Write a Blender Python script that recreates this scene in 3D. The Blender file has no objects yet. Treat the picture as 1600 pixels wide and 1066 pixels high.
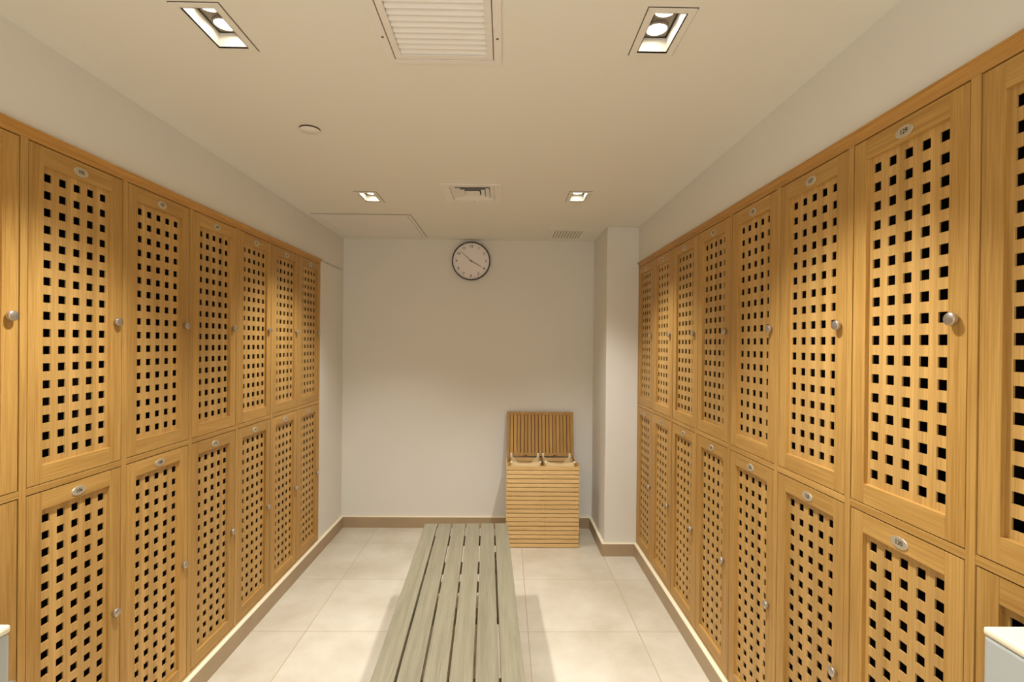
import bpy, bmesh, math, random
from mathutils import Vector, Matrix
random.seed(7)
scene = bpy.context.scene
col = scene.collection
PI = math.pi

# ------------------------------------------------------------------ materials
def new_mat(name):
    m = bpy.data.materials.new(name); m.use_nodes = True
    nt = m.node_tree; b = nt.nodes['Principled BSDF']
    return m, nt, b

def N(nt, t, **kw):
    n = nt.nodes.new(t)
    for k, v in kw.items(): setattr(n, k, v)
    return n

def srgb(r, g, b):
    f = lambda c: (c/255/12.92 if c/255 <= .04045 else ((c/255+.055)/1.055)**2.4)
    return (f(r), f(g), f(b), 1)

def plain(name, c, rough=.6, metal=0, bump=0, bscale=200, var=0, vscale=3, spec=.5):
    m, nt, b = new_mat(name)
    b.inputs['Base Color'].default_value = c
    b.inputs['Roughness'].default_value = rough
    b.inputs['Metallic'].default_value = metal
    b.inputs['Specular IOR Level'].default_value = spec
    tc = N(nt, 'ShaderNodeTexCoord')
    if var:
        n = N(nt, 'ShaderNodeTexNoise'); n.inputs['Scale'].default_value = vscale; n.inputs['Detail'].default_value = 6
        nt.links.new(tc.outputs['Object'], n.inputs['Vector'])
        r = N(nt, 'ShaderNodeMapRange'); r.inputs['From Min'].default_value = .3; r.inputs['From Max'].default_value = .7
        r.inputs['To Min'].default_value = 1-var; r.inputs['To Max'].default_value = 1+var
        nt.links.new(n.outputs['Fac'], r.inputs['Value'])
        h = N(nt, 'ShaderNodeHueSaturation'); h.inputs['Color'].default_value = c
        nt.links.new(r.outputs['Result'], h.inputs['Value']); nt.links.new(h.outputs['Color'], b.inputs['Base Color'])
    if bump:
        n = N(nt, 'ShaderNodeTexNoise'); n.inputs['Scale'].default_value = bscale; n.inputs['Detail'].default_value = 4
        nt.links.new(tc.outputs['Object'], n.inputs['Vector'])
        bp = N(nt, 'ShaderNodeBump'); bp.inputs['Strength'].default_value = bump; bp.inputs['Distance'].default_value = .002
        nt.links.new(n.outputs['Fac'], bp.inputs['Height']); nt.links.new(bp.outputs['Normal'], b.inputs['Normal'])
    return m

def wood(name, c1, c2, axis, rough=.42, seams=None, fine=260, tint=.08, streak=28, spec=.35):
    """bamboo / timber: streaks stretched along one object axis"""
    m, nt, b = new_mat(name); L = nt.links
    tc = N(nt, 'ShaderNodeTexCoord')
    def stretched(scale, along, detail):
        mp = N(nt, 'ShaderNodeMapping')
        s = [scale]*3; s['xyz'.index(axis)] = along
        mp.inputs['Scale'].default_value = s
        L.new(tc.outputs['Object'], mp.inputs['Vector'])
        # shift each object so that copies do not look alike
        oi = N(nt, 'ShaderNodeObjectInfo')
        mu = N(nt, 'ShaderNodeMath', operation='MULTIPLY'); mu.inputs[1].default_value = 37
        L.new(oi.outputs['Random'], mu.inputs[0])
        cb = N(nt, 'ShaderNodeCombineXYZ'); [L.new(mu.outputs[0], cb.inputs[i]) for i in range(3)]
        ad = N(nt, 'ShaderNodeVectorMath', operation='ADD')
        L.new(mp.outputs[0], ad.inputs[0]); L.new(cb.outputs[0], ad.inputs[1])
        n = N(nt, 'ShaderNodeTexNoise'); n.inputs['Scale'].default_value = 1; n.inputs['Detail'].default_value = detail
        L.new(ad.outputs[0], n.inputs['Vector'])
        return n
    n1 = stretched(streak, 1.2, 3); n2 = stretched(fine, 6, 2)
    mix = N(nt, 'ShaderNodeMath', operation='MULTIPLY_ADD'); mix.inputs[1].default_value = .45
    mul = N(nt, 'ShaderNodeMath', operation='MULTIPLY'); mul.inputs[1].default_value = .55
    L.new(n2.outputs['Fac'], mul.inputs[0]); L.new(n1.outputs['Fac'], mix.inputs[0]); L.new(mul.outputs[0], mix.inputs[2])
    cr = N(nt, 'ShaderNodeValToRGB')
    cr.color_ramp.elements[0].position = .36; cr.color_ramp.elements[0].color = c1
    cr.color_ramp.elements[1].position = .64; cr.color_ramp.elements[1].color = c2
    L.new(mix.outputs[0], cr.inputs[0])
    out = cr.outputs['Color']
    oi = N(nt, 'ShaderNodeObjectInfo')
    mr = N(nt, 'ShaderNodeMapRange'); mr.inputs['To Min'].default_value = 1-tint; mr.inputs['To Max'].default_value = 1+tint
    L.new(oi.outputs['Random'], mr.inputs['Value'])
    hs = N(nt, 'ShaderNodeHueSaturation'); L.new(out, hs.inputs['Color']); L.new(mr.outputs[0], hs.inputs['Value'])
    out = hs.outputs['Color']
    if seams:                                           # thin glue lines between laminated strips, every `seams` metres across x
        sx = N(nt, 'ShaderNodeSeparateXYZ'); L.new(tc.outputs['Object'], sx.inputs[0])
        a = N(nt, 'ShaderNodeMath', operation='MULTIPLY_ADD'); a.inputs[1].default_value = 1/seams; a.inputs[2].default_value = 100
        L.new(sx.outputs['X'], a.inputs[0])
        fr = N(nt, 'ShaderNodeMath', operation='FRACT'); L.new(a.outputs[0], fr.inputs[0])
        # tone per strip
        fl = N(nt, 'ShaderNodeMath', operation='FLOOR'); L.new(a.outputs[0], fl.inputs[0])
        wn = N(nt, 'ShaderNodeTexWhiteNoise', noise_dimensions='2D')
        cb = N(nt, 'ShaderNodeCombineXYZ'); L.new(fl.outputs[0], cb.inputs[0]); L.new(oi.outputs['Random'], cb.inputs[1])
        L.new(cb.outputs[0], wn.inputs['Vector'])
        m2 = N(nt, 'ShaderNodeMapRange'); m2.inputs['To Min'].default_value = .90; m2.inputs['To Max'].default_value = 1.10
        L.new(wn.outputs['Value'], m2.inputs['Value'])
        c_ = N(nt, 'ShaderNodeMath', operation='SUBTRACT'); c_.inputs[1].default_value = .5; L.new(fr.outputs[0], c_.inputs[0])
        ab = N(nt, 'ShaderNodeMath', operation='ABSOLUTE'); L.new(c_.outputs[0], ab.inputs[0])
        gt = N(nt, 'ShaderNodeMath', operation='GREATER_THAN'); gt.inputs[1].default_value = .482; L.new(ab.outputs[0], gt.inputs[0])
        k = N(nt, 'ShaderNodeMath', operation='MULTIPLY_ADD'); k.inputs[1].default_value = -.16; L.new(gt.outputs[0], k.inputs[0]); L.new(m2.outputs[0], k.inputs[2])
        h2 = N(nt, 'ShaderNodeHueSaturation'); L.new(out, h2.inputs['Color']); L.new(k.outputs[0], h2.inputs['Value'])
        out = h2.outputs['Color']
    L.new(out, b.inputs['Base Color'])
    b.inputs['Roughness'].default_value = rough; b.inputs['Specular IOR Level'].default_value = spec
    bp = N(nt, 'ShaderNodeBump'); bp.inputs['Strength'].default_value = .12; bp.inputs['Distance'].default_value = .001
    L.new(n2.outputs['Fac'], bp.inputs['Height']); L.new(bp.outputs[0], b.inputs['Normal'])
    return m

BAM1, BAM2 = srgb(166, 122, 58), srgb(195, 152, 84)
M = {}
M['bam_v'] = wood('bamboo_upright_grain', BAM1, BAM2, 'z')
M['bam_h'] = wood('bamboo_level_grain', BAM1, BAM2, 'x')
M['bam_y'] = wood('bamboo_rail_grain', BAM1, BAM2, 'y')
M['bam_crown'] = wood('bamboo_crown_grain', srgb(174, 124, 58), srgb(198, 148, 78), 'y')
M['bam_lat'] = wood('bamboo_lattice_strips', srgb(179, 136, 72), srgb(201, 160, 96), 'z', seams=.0515/2)
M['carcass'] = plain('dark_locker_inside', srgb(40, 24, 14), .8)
M['hamper'] = wood('hamper_bamboo', srgb(206, 168, 108), srgb(236, 200, 142), 'x', tint=.06, streak=60)
M['hamper_v'] = wood('hamper_lid_bamboo', srgb(168, 122, 58), srgb(204, 160, 92), 'z', tint=.12, streak=60)
M['bench'] = wood('grey_bench_board', srgb(112, 104, 82), srgb(136, 127, 103), 'y', rough=.38, fine=420, streak=50, tint=.04, spec=.45)
M['bench_under'] = wood('brown_bench_underframe', srgb(96, 76, 50), srgb(124, 100, 70), 'x', rough=.7)
M['wall'] = plain('warm_wall_paint', srgb(229, 224, 214), .85, bump=.05, bscale=350, var=.015, vscale=1.3, spec=.2)
M['ceiling'] = plain('ceiling_paint', srgb(230, 225, 213), .92, bump=.04, bscale=350, spec=.15)
M['base'] = plain('beige_stone_baseboard', srgb(172, 148, 116), .5, var=.05, vscale=6)
M['ledge'] = plain('cream_ledge', srgb(240, 226, 194), .7)  # paler cream strip along the top of the baseboard
M['trimpaint'] = plain('light_fitting_flange', srgb(230, 225, 213), .7)
M['ventwhite'] = plain('grille_enamel', srgb(232, 225, 216), .5)
M['groove'] = plain('shadow_groove', srgb(88, 66, 48), .8)
M['slot_grey'] = plain('slot_shadow', srgb(150, 136, 118), .8)
M['ventdark'] = plain('duct_dark', srgb(70, 50, 34), .9)
M['reflector'] = plain('white_reflector', srgb(222, 216, 204), .45)
M['plate_grey'] = plain('grey_lamp_plate', srgb(120, 110, 98), .4, metal=.3)
M['dark'] = plain('black_gap', srgb(22, 16, 12), .9)
M['steel'] = plain('brushed_steel_knob', srgb(196, 186, 172), .32, metal=.85)
M['plaque'] = plain('satin_number_plate', srgb(198, 186, 162), .42, metal=.5)
M['digit'] = plain('engraved_digit', srgb(70, 58, 46), .6)
M['clock_rim'] = plain('black_clock_rim', srgb(34, 14, 12), .3)
M['clock_face'] = plain('pale_clock_face', srgb(240, 230, 226), .5)
M['clock_ink'] = plain('clock_numeral_ink', srgb(66, 60, 56), .6)
M['clock_hand'] = plain('clock_hand_black', srgb(36, 26, 24), .4)
M['cloth'] = plain('cream_liner_cloth', srgb(236, 212, 164), .95, bump=.2, bscale=900)
M['strap'] = plain('white_strap', srgb(238, 226, 200), .9)
M['partition'] = plain('white_partition_paint', srgb(180, 184, 180), .5, var=.02, vscale=5)
M['partition_top'] = plain('pale_partition_cap', srgb(246, 236, 208), .35)
M['screw'] = plain('dark_screw', srgb(110, 80, 60), .5, metal=.5)

def emission(name, c, s):
    m, nt, b = new_mat(name)
    b.inputs['Base Color'].default_value = (1, 1, 1, 1)
    b.inputs['Emission Color'].default_value = c; b.inputs['Emission Strength'].default_value = s
    return m
LAMP = 14
M['lamp'] = emission('lit_lamp', (1, .90, .74, 1), LAMP)

def tile_mat():
    m, nt, b = new_mat('cream_porcelain_tile'); L = nt.links
    P = .595
    tc = N(nt, 'ShaderNodeTexCoord'); sx = N(nt, 'ShaderNodeSeparateXYZ'); L.new(tc.outputs['Object'], sx.inputs[0])
    masks = []; cells = []
    for ax, off in (('X', .139), ('Y', 2.693)):
        a = N(nt, 'ShaderNodeMath', operation='SUBTRACT'); a.inputs[1].default_value = off; L.new(sx.outputs[ax], a.inputs[0])
        d = N(nt, 'ShaderNodeMath', operation='DIVIDE'); d.inputs[1].default_value = P; L.new(a.outputs[0], d.inputs[0])
        d2 = N(nt, 'ShaderNodeMath', operation='ADD'); d2.inputs[1].default_value = 50.5; L.new(d.outputs[0], d2.inputs[0])
        fr = N(nt, 'ShaderNodeMath', operation='FRACT'); L.new(d2.outputs[0], fr.inputs[0])
        s = N(nt, 'ShaderNodeMath', operation='SUBTRACT'); s.inputs[1].default_value = .5; L.new(fr.outputs[0], s.inputs[0])
        ab = N(nt, 'ShaderNodeMath', operation='ABSOLUTE'); L.new(s.outputs[0], ab.inputs[0])
        lt = N(nt, 'ShaderNodeMath', operation='LESS_THAN'); lt.inputs[1].default_value = .0028; L.new(ab.outputs[0], lt.inputs[0])
        masks.append(lt)
        d3 = N(nt, 'ShaderNodeMath', operation='ADD'); d3.inputs[1].default_value = 50; L.new(d.outputs[0], d3.inputs[0])
        fl = N(nt, 'ShaderNodeMath', operation='FLOOR'); L.new(d3.outputs[0], fl.inputs[0]); cells.append(fl)
    mx = N(nt, 'ShaderNodeMath', operation='MAXIMUM'); L.new(masks[0].outputs[0], mx.inputs[0]); L.new(masks[1].outputs[0], mx.inputs[1])
    cb = N(nt, 'ShaderNodeCombineXYZ'); L.new(cells[0].outputs[0], cb.inputs[0]); L.new(cells[1].outputs[0], cb.inputs[1])
    wn = N(nt, 'ShaderNodeTexWhiteNoise', noise_dimensions='3D'); L.new(cb.outputs[0], wn.inputs['Vector'])
    n = N(nt, 'ShaderNodeTexNoise'); n.inputs['Scale'].default_value = 2.4; n.inputs['Detail'].default_value = 9; n.inputs['Roughness'].default_value = .62
    L.new(tc.outputs['Object'], n.inputs['Vector'])
    ad = N(nt, 'ShaderNodeMath', operation='MULTIPLY_ADD'); ad.inputs[1].default_value = .12
    L.new(wn.outputs['Value'], ad.inputs[0]); L.new(n.outputs['Fac'], ad.inputs[2])
    cr = N(nt, 'ShaderNodeValToRGB'); cr.color_ramp.elements[0].position = .35; cr.color_ramp.elements[1].position = .8
    cr.color_ramp.elements[0].color = srgb(186, 172, 148); cr.color_ramp.elements[1].color = srgb(216, 206, 186)
    L.new(ad.outputs[0], cr.inputs[0])
    mix = N(nt, 'ShaderNodeMix', data_type='RGBA'); L.new(mx.outputs[0], mix.inputs['Factor'])
    L.new(cr.outputs[0], mix.inputs['A']); mix.inputs['B'].default_value = srgb(168, 144, 112)
    L.new(mix.outputs['Result'], b.inputs['Base Color'])
    b.inputs['Roughness'].default_value = .42; b.inputs['Specular IOR Level'].default_value = .4
    return m
M['tile'] = tile_mat()

# ------------------------------------------------------------------ mesh helpers
class MB:
    """collects shapes and links them as one mesh"""
    def __init__(s): s.bm = bmesh.new(); s.mats = []
    def mi(s, m):
        if m not in s.mats: s.mats.append(m)
        return s.mats.index(m)
    def box(s, x0, x1, y0, y1, z0, z1, m, bev=0):
        vs = [s.bm.verts.new((x, y, z)) for x in (x0, x1) for y in (y0, y1) for z in (z0, z1)]
        idx = [(0, 1, 3, 2), (4, 6, 7, 5), (0, 4, 5, 1), (2, 3, 7, 6), (0, 2, 6, 4), (1, 5, 7, 3)]
        fs = [s.bm.faces.new([vs[i] for i in f]) for f in idx]
        k = s.mi(m)
        if bev:
            es = list({e for f in fs for e in f.edges})
            r = bmesh.ops.bevel(s.bm, geom=es, offset=bev, segments=2, affect='EDGES', profile=.6)
            fs = list({f for v in r['verts'] for f in v.link_faces} | set(f for f in fs if f.is_valid))
        for f in fs: f.material_index = k
        return s
    def faces_raw(s, verts, faces, m):
        vs = [s.bm.verts.new(v) for v in verts]; k = s.mi(m)
        for f in faces:
            ff = s.bm.faces.new([vs[i] for i in f]); ff.material_index = k
        return s
    def lathe(s, prof, m, seg=32, mat=Matrix(), sx=1, sy=1, smooth=True):
        """prof [(r, z)] turned about z, then moved by mat"""
        k = s.mi(m); rings = []
        for r, z in prof:
            if r < 1e-6: rings.append([s.bm.verts.new(mat @ Vector((0, 0, z)))])
            else: rings.append([s.bm.verts.new(mat @ Vector((r*sx*math.cos(a), r*sy*math.sin(a), z))) for a in (2*PI*i/seg for i in range(seg))])
        for a, b in zip(rings, rings[1:]):
            for i in range(seg):
                j = (i+1) % seg
                if len(a) == 1 and len(b) == 1: continue
                if len(a) == 1: f = s.bm.faces.new((a[0], b[i], b[j]))
                elif len(b) == 1: f = s.bm.faces.new((a[i], a[j], b[0]))
                else: f = s.bm.faces.new((a[i], a[j], b[j], b[i]))
                f.material_index = k; f.smooth = smooth
        return s
    def text(s, txt, size, m, mat, depth=.0006, offset=0):
        cu = bpy.data.curves.new('t', 'FONT'); cu.body = txt; cu.size = size; cu.align_x = 'CENTER'; cu.align_y = 'CENTER'
        cu.extrude = depth/2; cu.offset = offset; cu.resolution_u = 3
        o = bpy.data.objects.new('t', cu); col.objects.link(o)
        bpy.context.view_layer.update()
        me = bpy.data.meshes.new_from_object(o.evaluated_get(bpy.context.evaluated_depsgraph_get()))
        me.transform(mat); n0 = len(s.bm.faces); s.bm.from_mesh(me); k = s.mi(m)
        s.bm.faces.ensure_lookup_table()
        for f in s.bm.faces[n0:]: f.material_index = k
        bpy.data.objects.remove(o); bpy.data.meshes.remove(me); bpy.data.curves.remove(cu)
        return s
    def tube(s, pts, r, m, seg=8):
        k = s.mi(m); rings = []
        P = [Vector(p) for p in pts]
        for i, p in enumerate(P):
            d = (P[min(i+1, len(P)-1)] - P[max(i-1, 0)]).normalized()
            a = d.orthogonal().normalized() if i == 0 else (u_ - d*u_.dot(d)).normalized()
            u_ = a; b = d.cross(a)
            rings.append([s.bm.verts.new(p + a*r*math.cos(t) + b*r*math.sin(t)) for t in (2*PI*j/seg for j in range(seg))])
        for A, B in zip(rings, rings[1:]):
            for i in range(seg):
                f = s.bm.faces.new((A[i], A[(i+1) % seg], B[(i+1) % seg], B[i])); f.material_index = k; f.smooth = True
        for R_ in (rings[0], rings[-1]): s.bm.faces.new(R_).material_index = k
        return s
    def mesh(s, name):
        bmesh.ops.recalc_face_normals(s.bm, faces=s.bm.faces)
        me = bpy.data.meshes.new(name); s.bm.to_mesh(me); s.bm.free()
        for m in s.mats: me.materials.append(M[m])
        return me
    def build(s, name, parent=None, loc=(0, 0, 0)):
        return link(name, s.mesh(name), parent, loc)

def link(name, me, parent=None, loc=(0, 0, 0)):
    o = bpy.data.objects.new(name, me); col.objects.link(o); o.parent = parent; o.location = loc
    return o
def thing(name, label, cat, loc=(0, 0, 0), rz=0, group=None):
    o = bpy.data.objects.new(name, None); col.objects.link(o); o.empty_display_size = .1
    o.location = loc; o.rotation_euler = (0, 0, rz); o['label'] = label; o['category'] = cat
    if group: o['group'] = group
    return o
def struct(o, label=None):
    o['kind'] = 'structure'
    if label: o['label'] = label
    return o
def dup(root, loc, rz, label):
    def cp(o, parent):
        c = o.copy(); col.objects.link(c); c.parent = parent
        for ch in [k for k in bpy.data.objects if k.parent == o]: cp(ch, c)
        return c
    c = cp(root, None); c.location = loc; c.rotation_euler = (0, 0, rz); c['label'] = label
    return c

# ------------------------------------------------------------------ measures of the room (metres, camera above the origin)
XL, XR, H, D = -1.360, .980, 2.417, 4.224
YL0, YR0, W = 3.697, 3.677, .3773
XC = .744
Y0 = -1.6
TOPZ = 2.150
NL, NR = 8, 9            # locker columns on the left and on the right
YLn, YRn = YL0 - NL*W, YR0 - NR*W
LIGHTS = [(-.808, 1.405, 'near left'), (.4245, 1.391, 'near right'), (-.817, 3.010, 'far left'), (.423, 2.950, 'far right'),
          (-.808, -.25, 'rear left'), (.4245, -.25, 'rear right')]  # rear pair is unseen, added for extra light, continuing the rows
OX, OY = .042, .0875     # half size of a light opening

# ------------------------------------------------------------------ shell
struct(MB().box(XL-.6, XR+.6, Y0-.2, D+.2, -.1, 0, 'tile').build('floor'))

def sheet_with_holes(x0, x1, y0, y1, z, holes, m):
    xs = sorted({x0, x1} | {v for h in holes for v in h[:2]}); ys = sorted({y0, y1} | {v for h in holes for v in h[2:]})
    b = MB(); k = b.mi(m)
    vs = {}
    def v(x, y):
        if (x, y) not in vs: vs[(x, y)] = b.bm.verts.new((x, y, z))
        return vs[(x, y)]
    for xa, xb in zip(xs, xs[1:]):
        for ya, yb in zip(ys, ys[1:]):
            cx, cy = (xa+xb)/2, (ya+yb)/2
            if any(h[0] < cx < h[1] and h[2] < cy < h[3] for h in holes): continue
            b.bm.faces.new((v(xa, ya), v(xa, yb), v(xb, yb), v(xb, ya))).material_index = k
    return b
HOLES = [(x-OX-.004, x+OX+.004, y-OY-.004, y+OY+.004) for x, y, _ in LIGHTS]
VG = (-.366, -.018, .957, 1.557)      # big return grille
DF = (-.3625, -.0245, 2.728, 3.077)   # stepped diffuser
SG = (.322, .642, 3.755, 4.155)       # small slotted grille
HOLES += [(VG[0]+.045, VG[1]-.045, VG[2]+.045, VG[3]-.045), (DF[0]+.045, DF[1]-.045, DF[2]+.045, DF[3]-.045)]
b = sheet_with_holes(XL-.6, XR+.6, Y0-.2, D+.2, H, HOLES, 'ceiling')
b.box(XL-.6, XR+.6, Y0-.2, D+.2, H+.2, H+.25, 'ceiling')  # unseen slab above, added to seal out light behind the openings
struct(b.build('ceiling'))

DEP = .47
b = MB()
b.box(XL-.6, XL, Y0, D, TOPZ-.004, H, 'wall')
b.box(XL-.6, XL, YL0+.001, D, 0, TOPZ, 'wall')
b.box(XL-.6, XL, Y0, YLn-.001, 0, TOPZ, 'wall')
b.box(XL-.6, XL, YLn, YL0, 0, .100, 'wall')
b.box(XL-.6, XL-DEP, YLn, YL0, 0, TOPZ, 'wall')
struct(b.build('wall_left'))
b = MB()
b.box(XR, XR+.6, Y0, YR0, TOPZ-.004, H, 'wall')
b.box(XR, XR+.6, Y0, YRn-.001, 0, TOPZ, 'wall')
b.box(XR, XR+.6, YRn, YR0, 0, .100, 'wall')
b.box(XR+DEP, XR+.6, YRn, YR0, 0, TOPZ, 'wall')
struct(b.build('wall_right'))
struct(MB().box(XC, XR+.6, YR0+.001, D, 0, H, 'wall', bev=.004).build('trim_1'), 'plastered corner pier between the right lockers and the far wall')
struct(MB().box(XL-.6, XR+.6, D, D+.2, 0, H+.1, 'wall').build('wall_back'))
struct(MB().box(XL-.6, XR+.6, Y0-.2, Y0, 0, H+.1, 'wall').build('wall_front'))

T, BH = .022, .092
def baseboard(name, boxes):
    b = MB(); 
    for x0, x1, y0, y1 in boxes:
        b.box(x0, x1, y0, y1, 0, BH-.004, 'base'); b.box(x0, x1, y0, y1, BH-.004, BH, 'ledge')
    struct(b.build(name))
baseboard('baseboard_left', [(XL, XL+T, Y0, D-T)])
baseboard('baseboard_back', [(XL, XC, D-T, D)])
baseboard('baseboard_right', [(XR-T, XR, Y0, YR0-T)])
baseboard('baseboard_pier', [(XC-T, XR, YR0-T, YR0), (XC-T, XC, YR0, D-T)])

# ------------------------------------------------------------------ lockers
ST = .022                      # face frame stile width
DW, DH = W-ST-.0060, .990
ZL, ZU = .1090, 1.1245         # bottoms of the lower and the upper door
FT = .020                      # door thickness
OPX = DW/2-.0475               # half width of the panel opening
OPB, OPT = .0535, DH-.054
CP, RP, HS, HSX = .0515, .0513, .0246, .0262
REC = .0115

def door_frame_mesh():
    b = MB()
    b.box(-DW/2, -OPX, 0, FT, 0, DH, 'bam_v', bev=.0012); b.box(OPX, DW/2, 0, FT, 0, DH, 'bam_v', bev=.0012)
    b.box(-OPX, OPX, .0002, FT, 0, OPB, 'bam_h', bev=.0010); b.box(-OPX, OPX, .0002, FT, OPT, DH, 'bam_h', bev=.0010)
    return b.mesh('door')
def lattice_mesh():
    """one pierced panel: five columns by seventeen rows of square holes"""
    b = MB(); bm = b.bm; k = b.mi('bam_lat')
    y0, y1 = REC, REC+.0040
    xs = [-OPX-.004]; 
    for i in range(5): c = (i-2)*CP; xs += [c-HSX/2, c+HSX/2]
    xs.append(OPX+.004)
    zc = (OPB+OPT)/2; zs = [OPB-.004]
    for i in range(17): c = zc+(i-8)*RP; zs += [c-HS/2, c+HS/2]
    zs.append(OPT+.004)
    F = {}; B = {}
    for i, x in enumerate(xs):
        for j, z in enumerate(zs):
            F[i, j] = bm.verts.new((x, y0, z)); B[i, j] = bm.verts.new((x, y1, z))
    for i in range(len(xs)-1):
        for j in range(len(zs)-1):
            if i % 2 == 1 and j % 2 == 1:
                for (a, c) in (((i, j), (i+1, j)), ((i+1, j), (i+1, j+1)), ((i+1, j+1), (i, j+1)), ((i, j+1), (i, j))):
                    bm.faces.new((F[a], F[c], B[c], B[a]))
            else:
                bm.faces.new((F[i, j], F[i+1, j], F[i+1, j+1], F[i, j+1])); bm.faces.new((B[i, j], B[i, j+1], B[i+1, j+1], B[i+1, j]))
    n, m_ = len(xs)-1, len(zs)-1
    for i in range(n):
        bm.faces.new((F[i, 0], B[i, 0], B[i+1, 0], F[i+1, 0])); bm.faces.new((F[i, m_], F[i+1, m_], B[i+1, m_], B[i, m_]))
    for j in range(m_):
        bm.faces.new((F[0, j], F[0, j+1], B[0, j+1], B[0, j])); bm.faces.new((F[n, j], B[n, j], B[n, j+1], F[n, j+1]))
    return b.mesh('lattice_panel')
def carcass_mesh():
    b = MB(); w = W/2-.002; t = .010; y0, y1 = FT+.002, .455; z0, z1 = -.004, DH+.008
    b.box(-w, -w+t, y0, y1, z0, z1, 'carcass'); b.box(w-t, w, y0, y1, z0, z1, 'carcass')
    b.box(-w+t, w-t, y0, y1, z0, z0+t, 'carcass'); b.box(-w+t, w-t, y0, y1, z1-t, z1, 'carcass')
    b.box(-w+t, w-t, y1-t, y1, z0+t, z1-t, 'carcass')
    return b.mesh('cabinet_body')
def knob_mesh():
    m = Matrix.Rotation(PI/2, 4, 'X')      # z of the profile points to -y (out of the door)
    b = MB()
    b.lathe([(0, -.001), (.0085, -.001), (.0085, .004), (.0135, .0055), (.0142, .0065), (.0142, .0145), (.0134, .0158), (0, .0160)], 'steel', 28, m)
    return b.mesh('knob')
ME_DOOR, ME_LAT, ME_BODY, ME_KNOB = door_frame_mesh(), lattice_mesh(), carcass_mesh(), knob_mesh()
def plate_mesh(num):
    m = Matrix.Rotation(PI/2, 4, 'X')
    b = MB()
    b.lathe([(0, 0), (.0272, 0), (.0272, .0010), (.0262, .0020), (.0250, .0018), (0, .0018)], 'plaque', 40, m, sx=1, sy=.54, smooth=False)
    b.text(str(num), .0165, 'digit', Matrix.Translation((0, -.0020, 0)) @ m, offset=.0003)
    return b.mesh('number_plate')

def make_locker():
    r = thing('locker', '', 'locker', group='bamboo lockers with pierced square-lattice doors')
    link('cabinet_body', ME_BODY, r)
    d = link('door', ME_DOOR, r)
    link('lattice_panel', ME_LAT, d)
    link('knob', ME_KNOB, d, (DW/2-.028, 0, .488))
    link('number_plate', ME_KNOB, d, (0, 0, DH-.032))
    return r
def set_plate(r, num):
    d = [o for o in bpy.data.objects if o.parent == r and o.name.startswith('door')][0]
    p = [o for o in bpy.data.objects if o.parent == d and o.name.startswith('number_plate')][0]
    p.data = plate_mesh(num)
proto = make_locker(); used = False
def place(x, y, z, rz, label, num):
    global used
    if not used:
        r = proto; r.location = (x, y, z); r.rotation_euler = (0, 0, rz); r['label'] = label; used = True
    else: r = dup(proto, (x, y, z), rz, label)
    set_plate(r, num)
ORD = ['', 'second', 'third', 'fourth', 'fifth', 'sixth', 'seventh', 'eighth', 'ninth']
def lab(side, tier, k, num):
    pos = 'at the far end, %s wall' % side if k == 0 else '%s column from far end, %s wall' % (ORD[k], side)
    return 'bamboo lattice-door locker numbered %d, %s row, %s' % (num, tier, pos)
PLANE = .0015                 # door faces lie a hair in front of the wall plane
for k in range(NL):
    y = YL0-(k+.5)*W; n = 115-2*k
    place(XL+PLANE, y, ZU, PI/2, lab('left', 'upper', k, n), n)
    place(XL+PLANE, y, ZL, PI/2, lab('left', 'lower', k, n+1), n+1)
for k in range(NR):
    y = YR0-(k+.5)*W; n = 117+2*k
    place(XR-PLANE, y, ZU, -PI/2, lab('right', 'upper', k, n), n)
    place(XR-PLANE, y, ZL, -PI/2, lab('right', 'lower', k, n+1), n+1)

def face_frame(x, s, ya, yb, n, label):
    """s = +1: face looks to +x"""
    r = thing('locker_face_frame', label, 'frame', (x, (ya+yb)/2, ZL-.004))
    yc = (ya+yb)/2; z_ = ZL-.004
    X = lambda a, c: (min(s*a, s*c), max(s*a, s*c))
    f, bk = .0028, -.0195
    for k in range(n+1):
        y = yb-k*W
        y0, y1 = (y-ST, y) if k == 0 else ((y, y+ST) if k == n else (y-ST/2, y+ST/2))
        MB().box(*X(bk, f), y0-yc, y1-yc, 0, ZU+DH+.003-z_, 'bam_v', bev=.001).build('stile', r)
    zm0, zm1 = ZL+DH+.0030-z_, ZU-.0022-z_
    for k in range(n):
        y1 = yb-k*W-ST/2-(ST/2 if k == 0 else 0)-.0002; y0 = yb-(k+1)*W+ST/2+(ST/2 if k == n-1 else 0)+.0002
        MB().box(*X(bk, f-.0004), y0-yc, y1-yc, zm0, zm1, 'bam_y', bev=.001).build('middle_rail', r)
    MB().box(*X(bk, f-.0006), ya-yc, yb-yc, -.0065, -.0003, 'bam_y').build('bottom_rail', r)
    zt = ZU+DH+.0032-z_; zt2 = TOPZ-z_
    b = MB()                                              # crown: flat rail, cove and lip, swept along the bank
    prof = [(bk, zt), (f-.0002, zt), (f-.0002, zt+.016), (f+.003, zt+.0175), (f+.004, zt+.020), (f+.0085, zt+.0265), (f+.012, zt+.028), (f+.013, zt2-.001), (f+.012, zt2), (bk, zt2)]
    vs = [(s*px, yy, pz) for yy in (ya-yc, yb-yc) for px, pz in prof]; n_ = len(prof)
    fs = [(i, (i+1) % n_, n_+(i+1) % n_, n_+i) for i in range(n_)] + [tuple(range(n_)), tuple(range(2*n_-1, n_-1, -1))]
    b.faces_raw(vs, fs, 'bam_crown').build('crown_rail', r)
face_frame(XL, 1, YLn, YL0, NL, 'continuous bamboo face frame and crown rail around the left wall lockers')
face_frame(XR, -1, YRn, YR0, NR, 'continuous bamboo face frame and crown rail around the right wall lockers')

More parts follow.
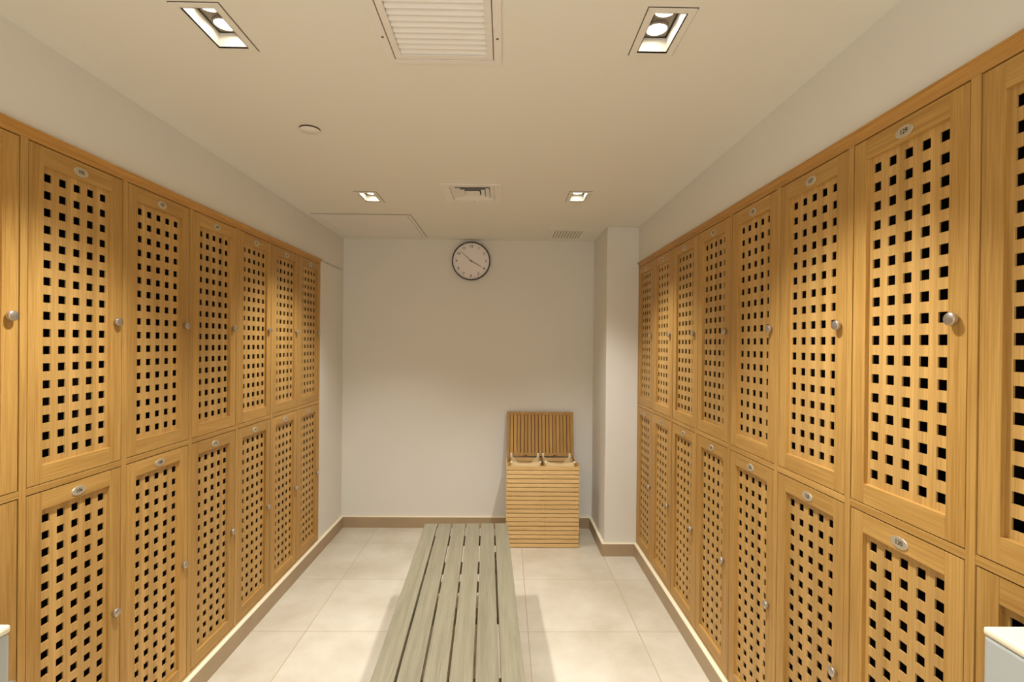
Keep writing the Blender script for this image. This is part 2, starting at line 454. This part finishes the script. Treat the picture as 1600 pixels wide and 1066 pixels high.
# ------------------------------------------------------------------ bench
BZ = .45
ang = math.atan2((-.4224+.0707)/2-(-.4808+.0296)/2, 3.06-1.63)   # drift of the centre line
BL = 1.95
fx, fy = (-.4808+.0296)/2, 3.0615
ux, uy = math.sin(ang), -math.cos(ang)                             # towards the camera
bc = (fx+ux*BL/2, fy+uy*BL/2)
r = thing('bench', 'long grey slatted wooden bench standing in the aisle between the lockers', 'bench', (bc[0], bc[1], 0), ang)
WB, SWID = .503, .0770
gap = (WB-6*SWID)/5
for i in range(6):
    x0 = -WB/2+i*(SWID+gap)
    MB().box(x0, x0+SWID, -BL/2, BL/2, BZ-.024, BZ, 'bench', bev=.002).build('slat', r)
for y in (-.86, -.45, 0, .45, .80):
    MB().box(-WB/2+.03, WB/2-.03, y-.04, y+.04, BZ-.052, BZ-.0245, 'bench_under', bev=.002).build('crossbar', r)
for s in (-1, 1):
    x = s*(WB/2-.055)
    MB().box(x-.016, x+.016, -BL/2+.08, BL/2-.08, BZ-.118, BZ-.0525, 'bench', bev=.002).build('side_rail', r)
for sx in (-1, 1):
    for y in (-.80, .80):
        x = sx*(WB/2-.055)
        MB().box(x-.035, x+.035, y-.035, y+.035, 0, BZ-.1185, 'bench', bev=.003).build('leg', r)
for y in (-.80, .80):
    MB().box(-WB/2+.091, WB/2-.091, y-.018, y+.018, .12, .17, 'bench', bev=.002).build('stretcher', r)

# ------------------------------------------------------------------ laundry hamper
HX0, HX1, HY0, HY1, HZ = .028, .567, 3.80, 4.10, .632
hc = ((HX0+HX1)/2, (HY0+HY1)/2)
r = thing('laundry_hamper', 'slatted bamboo laundry hamper with raised lid against the far wall', 'hamper', (hc[0], hc[1], 0))
hw, hd = (HX1-HX0)/2, (HY1-HY0)/2
PT = .020
for sx in (-1, 0, 1):
    for sy in (-1, 1):
        x = sx*(hw-PT/2); y = sy*(hd-.0095-PT/2)
        MB().box(x-PT/2+(.001 if sx else 0), x+PT/2-(.001 if sx else 0), y-PT/2+.001, y+PT/2-.001, 0, HZ+(.012 if sx else -.010), 'hamper_v', bev=.0015).build('post', r)
NS = 19; pit = (HZ-.012)/NS; sl = pit-.0056
for sy in (-1, 1):
    ya = sy*hd; yb = sy*(hd-.0078)
    for i in range(NS):
        z = .004+i*pit
        MB().box(-hw, hw, min(ya, yb), max(ya, yb), z, z+sl, 'hamper', bev=.0012).build('slat', r)
for sx in (-1, 1):
    for i in range(NS):
        z = .004+i*pit
        xa, xb = sx*hw, sx*(hw-.0005)
        MB().box(min(sx*hw, sx*(hw+.0078)), max(sx*hw, sx*(hw+.0078)), -hd+.0005, hd-.0005, z, z+sl, 'hamper_y' if 'hamper_y' in M else 'hamper', bev=.0012).build('side_slat', r)
MB().box(-hw+PT, hw-PT, -hd+.03, hd-.03, .010, .020, 'hamper').build('base_board', r)
# lid: frame and upright slats, hinged at the back and leaning on the wall
lw, lh, lt = hw+.006, .362, .016
tilt = math.radians(-13)
lid = MB()
fr = .026
lid.box(-lw, lw, 0, lt, 0, fr, 'hamper_v', bev=.0015); lid.box(-lw, lw, 0, lt, lh-fr, lh, 'hamper_v', bev=.0015)
lid.box(-lw, -lw+fr, 0, lt, fr, lh-fr, 'hamper_v', bev=.0015); lid.box(lw-fr, lw, 0, lt, fr, lh-fr, 'hamper_v', bev=.0015)
lido = lid.build('lid', r, (0, hd+.002, HZ-.002)); lido.rotation_euler = (tilt, 0, 0)
nl = 17; pw = (2*lw-2*fr)/nl
for i in range(nl):
    x0 = -lw+fr+i*pw+.0028
    MB().box(x0, x0+pw-.0056, .003, lt-.002, fr-.001, lh-fr+.001, 'hamper_v', bev=.001).build('lid_slat', lido)
MB().box(-lw+.01, lw-.01, lt-.0018, lt-.0006, fr-.004, lh-fr+.004, 'groove').build('lid_backing', lido)
for sx in (-1, 1):
    MB().box(sx*.12-.014, sx*.12+.014, -.003, -.0002, -.008, .010, 'screw').build('hinge', lido)
# two cloth liners with sagging rims
def liner(xa, xb, label):
    t = thing('laundry_bag', label, 'bag', (hc[0]+(xa+xb)/2, hc[1], .022))
    w2, d2 = (xb-xa)/2, hd-.014; top = HZ+.020-.022; nx = 14; nz = 8
    b = MB(); bm = b.bm; k = b.mi('cloth')
    per = []
    for i in range(nx): per.append((-w2+2*w2*i/nx, -d2, 0))
    for i in range(nx): per.append((w2, -d2+2*d2*i/nx, 1))
    for i in range(nx): per.append((w2-2*w2*i/nx, d2, 2))
    for i in range(nx): per.append((-w2, d2-2*d2*i/nx, 3))
    rings = []
    for j in range(nz+1):
        ring = []
        for q, (x, y, sd) in enumerate(per):
            u = (q % nx)/nx; sag = {0: .014, 1: .020, 2: .095, 3: .020}[sd]*math.sin(PI*u)
            z = (top-sag)*j/nz + (.004*math.sin(q*1.7+j) if 0 < j < nz else 0)
            tap = .90+.10*(j/nz)
            ring.append(bm.verts.new((x*tap, y*tap, z+.001)))
        rings.append(ring)
    bm.faces.new(rings[0][::-1]).material_index = k
    for A, B in zip(rings, rings[1:]):
        for i in range(len(per)):
            f = bm.faces.new((A[i], A[(i+1) % len(per)], B[(i+1) % len(per)], B[i])); f.material_index = k; f.smooth = True
    bag = b.build('bag_body', t)
    for sx in (-1, 1):
        for sy in (-1, 1):
            x = sx*(w2-.010); y = sy*d2; yy = sy*(d2+.006)
            pts = [(x, y*.98, top-.03), (x, y, top-.004), (x+sx*.001, yy-.004, top+.005), (x+sx*.002, yy+.004, top+.005), (x+sx*.002, yy+sy*.007, top-.004)]
            bb = MB(); w = .0075
            vs = []
            for p in pts: vs += [(p[0]-w, p[1], p[2]), (p[0]+w, p[1], p[2])]
            bb.faces_raw(vs, [(2*i, 2*i+1, 2*i+3, 2*i+2) for i in range(len(pts)-1)], 'strap')
            o = bb.build('strap_loop', t); md = o.modifiers.new('thick', 'SOLIDIFY'); md.thickness = .002
    return t
liner(-hw+.022, -.012, 'cream cloth laundry bag hanging in the left half of the hamper')
liner(.012, hw-.022, 'cream cloth laundry bag hanging in the right half of the hamper')

# ------------------------------------------------------------------ wall clock
cx, cz, cr = -.290, 2.236, .160
r = thing('wall_clock', 'round white wall clock with thin dark rim high on the far wall', 'clock', (cx, D-.001, cz))
mY = Matrix.Rotation(PI/2, 4, 'X')
MB().lathe([(0, 0), (cr-.006, 0), (cr, .006), (cr, .034), (cr-.003, .038), (cr-.0075, .037), (cr-.0085, .030), (cr-.0085, .024)], 'clock_rim', 72, mY).build('rim', r)
b = MB(); b.lathe([(cr-.0088, .022), (cr-.0088, .0235), (0, .0235)], 'clock_face', 72, mY, smooth=False)
for h in range(1, 13):
    a = h*PI/6; rr = cr*.765
    b.text(str(h), .030, 'clock_ink', Matrix.Translation((rr*math.sin(a), -.0242, rr*math.cos(a))) @ mY, offset=.0004)
b.build('dial', r)
def hand(name, ang_deg, ln, back, w, y):
    a = math.radians(ang_deg); d = Vector((math.sin(a), 0, math.cos(a))); n = Vector((math.cos(a), 0, -math.sin(a)))
    P = [-d*back-n*w, -d*back+n*w, d*ln+n*w*.55, d*ln-n*w*.55]
    vs = [(p.x, -y, p.z) for p in P]+[(p.x, -y-.001, p.z) for p in P]
    MB().faces_raw(vs, [(0, 1, 2, 3), (7, 6, 5, 4), (0, 4, 5, 1), (1, 5, 6, 2), (2, 6, 7, 3), (3, 7, 4, 0)], 'clock_hand').build(name, r)
hand('hour_hand', 118, cr*.60, .012, .0030, .0262)
hand('minute_hand', 312.5, cr*.74, .014, .0021, .0282)
MB().lathe([(0, .0255), (.005, .0255), (.005, .031), (0, .0312)], 'clock_hand', 20, mY).build('centre_cap', r)

# ------------------------------------------------------------------ recessed twin lights
def downlight(x, y, where):
    t = thing('recessed_light', 'twin recessed ceiling light with lit round lamps, %s of the %s' % (where.split()[1], {'near': 'front pair nearest the viewer', 'far': 'pair towards the clock wall', 'rear': 'added pair behind the viewer'}[where.split()[0]]),
              'ceiling light', (x, y, H), 0, 'twin recessed ceiling lights')
    fo, fp, z0, z1 = OX+.0215, OY+.0185, -.004, -.0002
    b = MB()
    for q in ((-fo, -OX, -fp, fp), (OX, fo, -fp, fp), (-OX, OX, -fp, -OY), (-OX, OX, OY, fp)):
        b.box(q[0], q[1], q[2], q[3], z0, z1, 'trimpaint')
    g = .0022                                    # dark reveal around the flange
    for q in ((-fo-g, -fo, -fp-g, fp+g), (fo, fo+g, -fp-g, fp+g), (-fo, fo, -fp-g, -fp), (-fo, fo, fp, fp+g)):
        b.box(q[0], q[1], q[2], q[3], -.0012, z1, 'groove')
    b.build('flange', t)
    dp = .040; b = MB(); th = .002
    for q in ((-OX-th, -OX, -OY-th, OY+th), (OX, OX+th, -OY-th, OY+th), (-OX, OX, -OY-th, -OY), (-OX, OX, OY, OY+th)):
        b.box(q[0], q[1], q[2], q[3], z0, dp, 'reflector')
    b.build('reflector_wall', t)
    b = MB(); b.box(-OX-th, OX+th, -OY-th, OY+th, dp+.012, dp+.015, 'dark'); b.box(-OX+.005, OX-.005, -OY+.007, OY-.007, dp-.001, dp+.004, 'plate_grey', bev=.001)
    b.build('lamp_plate', t)
    for s in (-1, 1):
        cy = s*OY*.47
        m = Matrix.Translation((0, cy, dp-.001)) @ Matrix.Rotation(PI, 4, 'X')
        l = MB().lathe([(.034, .0), (.034, .004), (.0300, .006), (.0285, .003)], 'plate_grey', 36, m).build('lamp_ring', t)
        MB().lathe([(0, .0035), (.0284, .0030), (.0284, 0)], 'lamp', 36, m).build('lamp', l)
for x, y, w in LIGHTS: downlight(x, y, w)

# ------------------------------------------------------------------ return grille (big) 
x0, x1, y0, y1 = VG; gx, gy = (x0+x1)/2, (y0+y1)/2; a_, c_ = (x1-x0)/2, (y1-y0)/2
r = thing('return_air_grille', 'large white louvred return air grille in the ceiling nearest the viewer', 'vent', (gx, gy, H))
def ring(b, ox, oy, w, z0, z1, m, bev=0):
    for q in ((-ox, -ox+w, -oy, oy), (ox-w, ox, -oy, oy), (-ox+w, ox-w, -oy, -oy+w), (-ox+w, ox-w, oy-w, oy)):
        b.box(q[0], q[1], q[2], q[3], z0, z1, m, bev)
b = MB(); ring(b, a_, c_, .0235, -.006, -.0002, 'ventwhite', .001); b.build('outer_frame', r)
b = MB(); ring(b, a_-.0245, c_-.0245, .0022, -.0040, .004, 'groove'); b.build('hinge_gap', r)
b = MB(); ring(b, a_-.0262, c_-.0262, .0195, -.0055, .004, 'ventwhite', .001); b.build('inner_frame', r)
MB().box(-a_+.03, a_-.03, -c_+.03, c_-.03, .03, .034, 'ventdark').build('filter_backing', r)
ny = 20; py = (2*c_-.0914)/ny
for i in range(ny):
    yy = -c_+.0457+(i+.5)*py
    w2, h2 = py*.435, .0070
    vs = []
    for sx in (-a_+.0458, a_-.0458):
        vs += [(sx, yy-w2, h2+.004), (sx, yy-w2+.0016, h2+.0055), (sx, yy+w2, -h2+.0065), (sx, yy+w2-.0016, -h2+.0050)]
    MB().faces_raw(vs, [(0, 1, 2, 3), (7, 6, 5, 4), (0, 4, 5, 1), (1, 5, 6, 2), (2, 6, 7, 3), (3, 7, 4, 0)], 'ventwhite').build('louvre', r)
for sx in (-1, 1):
    MB().lathe([(0, -.0072), (.0035, -.007), (.004, -.006), (0, -.0058)], 'screw', 14).build('screw', r, (sx*(a_-.012), .165, 0))

# ------------------------------------------------------------------ stepped supply diffuser
x0, x1, y0, y1 = DF; gx, gy = (x0+x1)/2, (y0+y1)/2; a_, c_ = (x1-x0)/2, (y1-y0)/2
r = thing('ceiling_diffuser', 'square stepped white air diffuser in the middle of the ceiling', 'vent', (gx, gy, H))
def pyramid_ring(b, ox, oy, wi, zo, zi, th, m):
    """square ring sloping from (ox, zo) to (ox-wi, zi)"""
    o = [(-ox, -oy), (ox, -oy), (ox, oy), (-ox, oy)]; i_ = [(-ox+wi, -oy+wi), (ox-wi, -oy+wi), (ox-wi, oy-wi), (-ox+wi, oy-wi)]
    vs = [(x, y, zo) for x, y in o]+[(x, y, zi) for x, y in i_]+[(x, y, zo+th) for x, y in o]+[(x, y, zi+th) for x, y in i_]
    fs = []
    for k in range(4):
        j = (k+1) % 4
        fs += [(k, j, 4+j, 4+k), (8+k, 12+k, 12+j, 8+j), (k, 8+k, 8+j, j), (4+k, 4+j, 12+j, 12+k)]
    b.faces_raw(vs, fs, m)
b = MB(); ring(b, a_, c_, .046, -.007, -.0002, 'ventwhite', .0015); b.build('frame', r)
MB().box(-a_+.04, a_-.04, -c_+.04, c_-.04, .060, .063, 'ventdark').build('duct_backing', r)
for i, (o_, w_) in enumerate(((.1215, .0245), (.0955, .0245), (.0695, .0240))):
    b = MB(); pyramid_ring(b, o_, o_+(c_-a_), w_, -.004, .0055, .0012, 'ventwhite'); b.build('stepped_blade', r)
MB().box(-.0405, .0405, -.0455, .0455, -.004, -.002, 'ventwhite').build('centre_plate', r)
MB().lathe([(0, -.0085), (.0035, -.008), (.004, -.007), (0, -.0065)], 'screw', 14).build('screw', r, (0, c_-.018, 0))

# ------------------------------------------------------------------ small slotted grille
x0, x1, y0, y1 = SG; gx, gy = (x0+x1)/2, (y0+y1)/2; a_, c_ = (x1-x0)/2, (y1-y0)/2
r = thing('slotted_grille', 'small slotted grille painted like the ceiling, by the far right corner', 'vent', (gx, gy, H))
MB().box(-a_, a_, -c_, c_, -.004, -.0002, 'trimpaint', .0012).build('grille_plate', r)
for i in range(10):
    xx = -a_+.056+i*.0225
    MB().box(xx-.0035, xx+.0035, -c_+.07, c_-.07, -.0045, -.0038, 'slot_grey').build('slot', r)

# ------------------------------------------------------------------ access panel
x0, x1, y0, y1 = -1.322, -.650, 3.414, 4.120; gx, gy = (x0+x1)/2, (y0+y1)/2; a_, c_ = (x1-x0)/2, (y1-y0)/2
r = thing('access_panel', 'large flat rectangular access panel in the ceiling at the far left corner', 'panel', (gx, gy, H))
b = MB(); ring(b, a_, c_, .024, -.004, -.0002, 'trimpaint', .001); b.build('panel_frame', r)
MB().box(-a_+.0265, a_-.0265, -c_+.0265, c_-.0265, -.0045, -.0002, 'ventwhite', .001).build('panel_door', r)
b = MB(); ring(b, a_+.0022, c_+.0022, .0021, -.0022, -.0002, 'groove'); ring(b, a_-.0242, c_-.0242, .0021, -.0026, -.0002, 'groove'); b.build('shadow_gap', r)

# ------------------------------------------------------------------ concealed sprinkler cover
r = thing('sprinkler_cover', 'small round flat sprinkler cover disc on the left of the ceiling', 'sprinkler', (-.804, 2.058, H))
MB().lathe([(.0405, -.0002), (.0405, -.0062), (0, -.0062)], 'groove', 40).build('shade_rim', r)  # shade between disc and ceiling, painted as a dark rim
MB().lathe([(0, -.0064), (.0405, -.0064), (.041, -.0072), (.0400, -.0080), (0, -.0081)], 'trimpaint', 48).build('cover_disc', r)

# ------------------------------------------------------------------ low partitions at the near corners
def partition(xa, xb, label):
    r = thing('low_partition', label, 'partition', ((xa+xb)/2, .35, 0))
    w = abs(xb-xa)/2
    MB().box(-w, w, -.50, .50, 0, 1.058, 'partition', bev=.006).build('partition_body', r)
    MB().box(-w-.001, w+.001, -.501, .501, 1.0585, 1.072, 'partition_top', bev=.005).build('cap', r)
partition(.8275, .945, 'low white partition end in front of the lockers at the right edge')
partition(-.955, -.8235, 'low white partition end in front of the lockers at the left edge')

# ------------------------------------------------------------------ camera
cam = bpy.data.cameras.new('camera'); co = bpy.data.objects.new('camera', cam); col.objects.link(co)
yaw, pitch, roll = .0138, -.0029, .0098
cam.sensor_fit = 'HORIZONTAL'; cam.sensor_width = 36; cam.lens = 784/1600*36; cam.shift_y = 6.23/1600
cam.clip_start = .02
cy_, sy_, cp_, sp_ = math.cos(yaw), math.sin(yaw), math.cos(pitch), math.sin(pitch)
fwd = Vector((sy_*cp_, cy_*cp_, sp_)); right = Vector((cy_, -sy_, 0)); up = right.cross(fwd)
cr_, sr_ = math.cos(roll), math.sin(roll)
rr_ = right*cr_+up*sr_; uu = -right*sr_+up*cr_
co.matrix_world = Matrix(((rr_.x, uu.x, -fwd.x, 0), (rr_.y, uu.y, -fwd.y, 0), (rr_.z, uu.z, -fwd.z, 1.55), (0, 0, 0, 1)))
scene.camera = co

# ------------------------------------------------------------------ light
def lamp(name, kind, loc, energy, rot=(0, 0, 0), color=(.98, 1, 1), **kw):
    l = bpy.data.lights.new(name, kind); l.energy = energy; l.color = color
    for k, v in kw.items(): setattr(l, k, v)
    o = bpy.data.objects.new(name, l); col.objects.link(o); o.location = loc; o.rotation_euler = rot
    return o
K = .95
for x, y, w_ in LIGHTS:
    for s in (-1, 1):
        P_ = 60 if w_.startswith('far') else 78
        lamp('lamp_beam', 'SPOT', (x, y+s*OY*.47, H+.016), P_*K, spot_size=math.radians(100), spot_blend=1.0, shadow_soft_size=.022)
lamp('doorway_light', 'AREA', (-.2, Y0+.05, 1.35), 8*K, rot=(math.radians(90), 0, 0), color=(1, 1, .98), shape='RECTANGLE', size=2.1, size_y=2.2)  # added fill light along the rear wall; the room has no opening there
lamp('camera_fill_light', 'AREA', (-.2, -.45, 1.55), 8.5*K, rot=(math.radians(102), 0, 0), color=(.98, 1, 1), shape='RECTANGLE', size=.9, size_y=.9)  # added fill behind the camera, tilted up to brighten the ceiling; not a fixture
w = bpy.data.worlds.new('world'); scene.world = w; w.use_nodes = True
w.node_tree.nodes['Background'].inputs[0].default_value = (1, .93, .82, 1); w.node_tree.nodes['Background'].inputs[1].default_value = .3
scene.view_settings.view_transform = 'Standard'; scene.view_settings.look = 'None'
scene.view_settings.exposure = 0.0
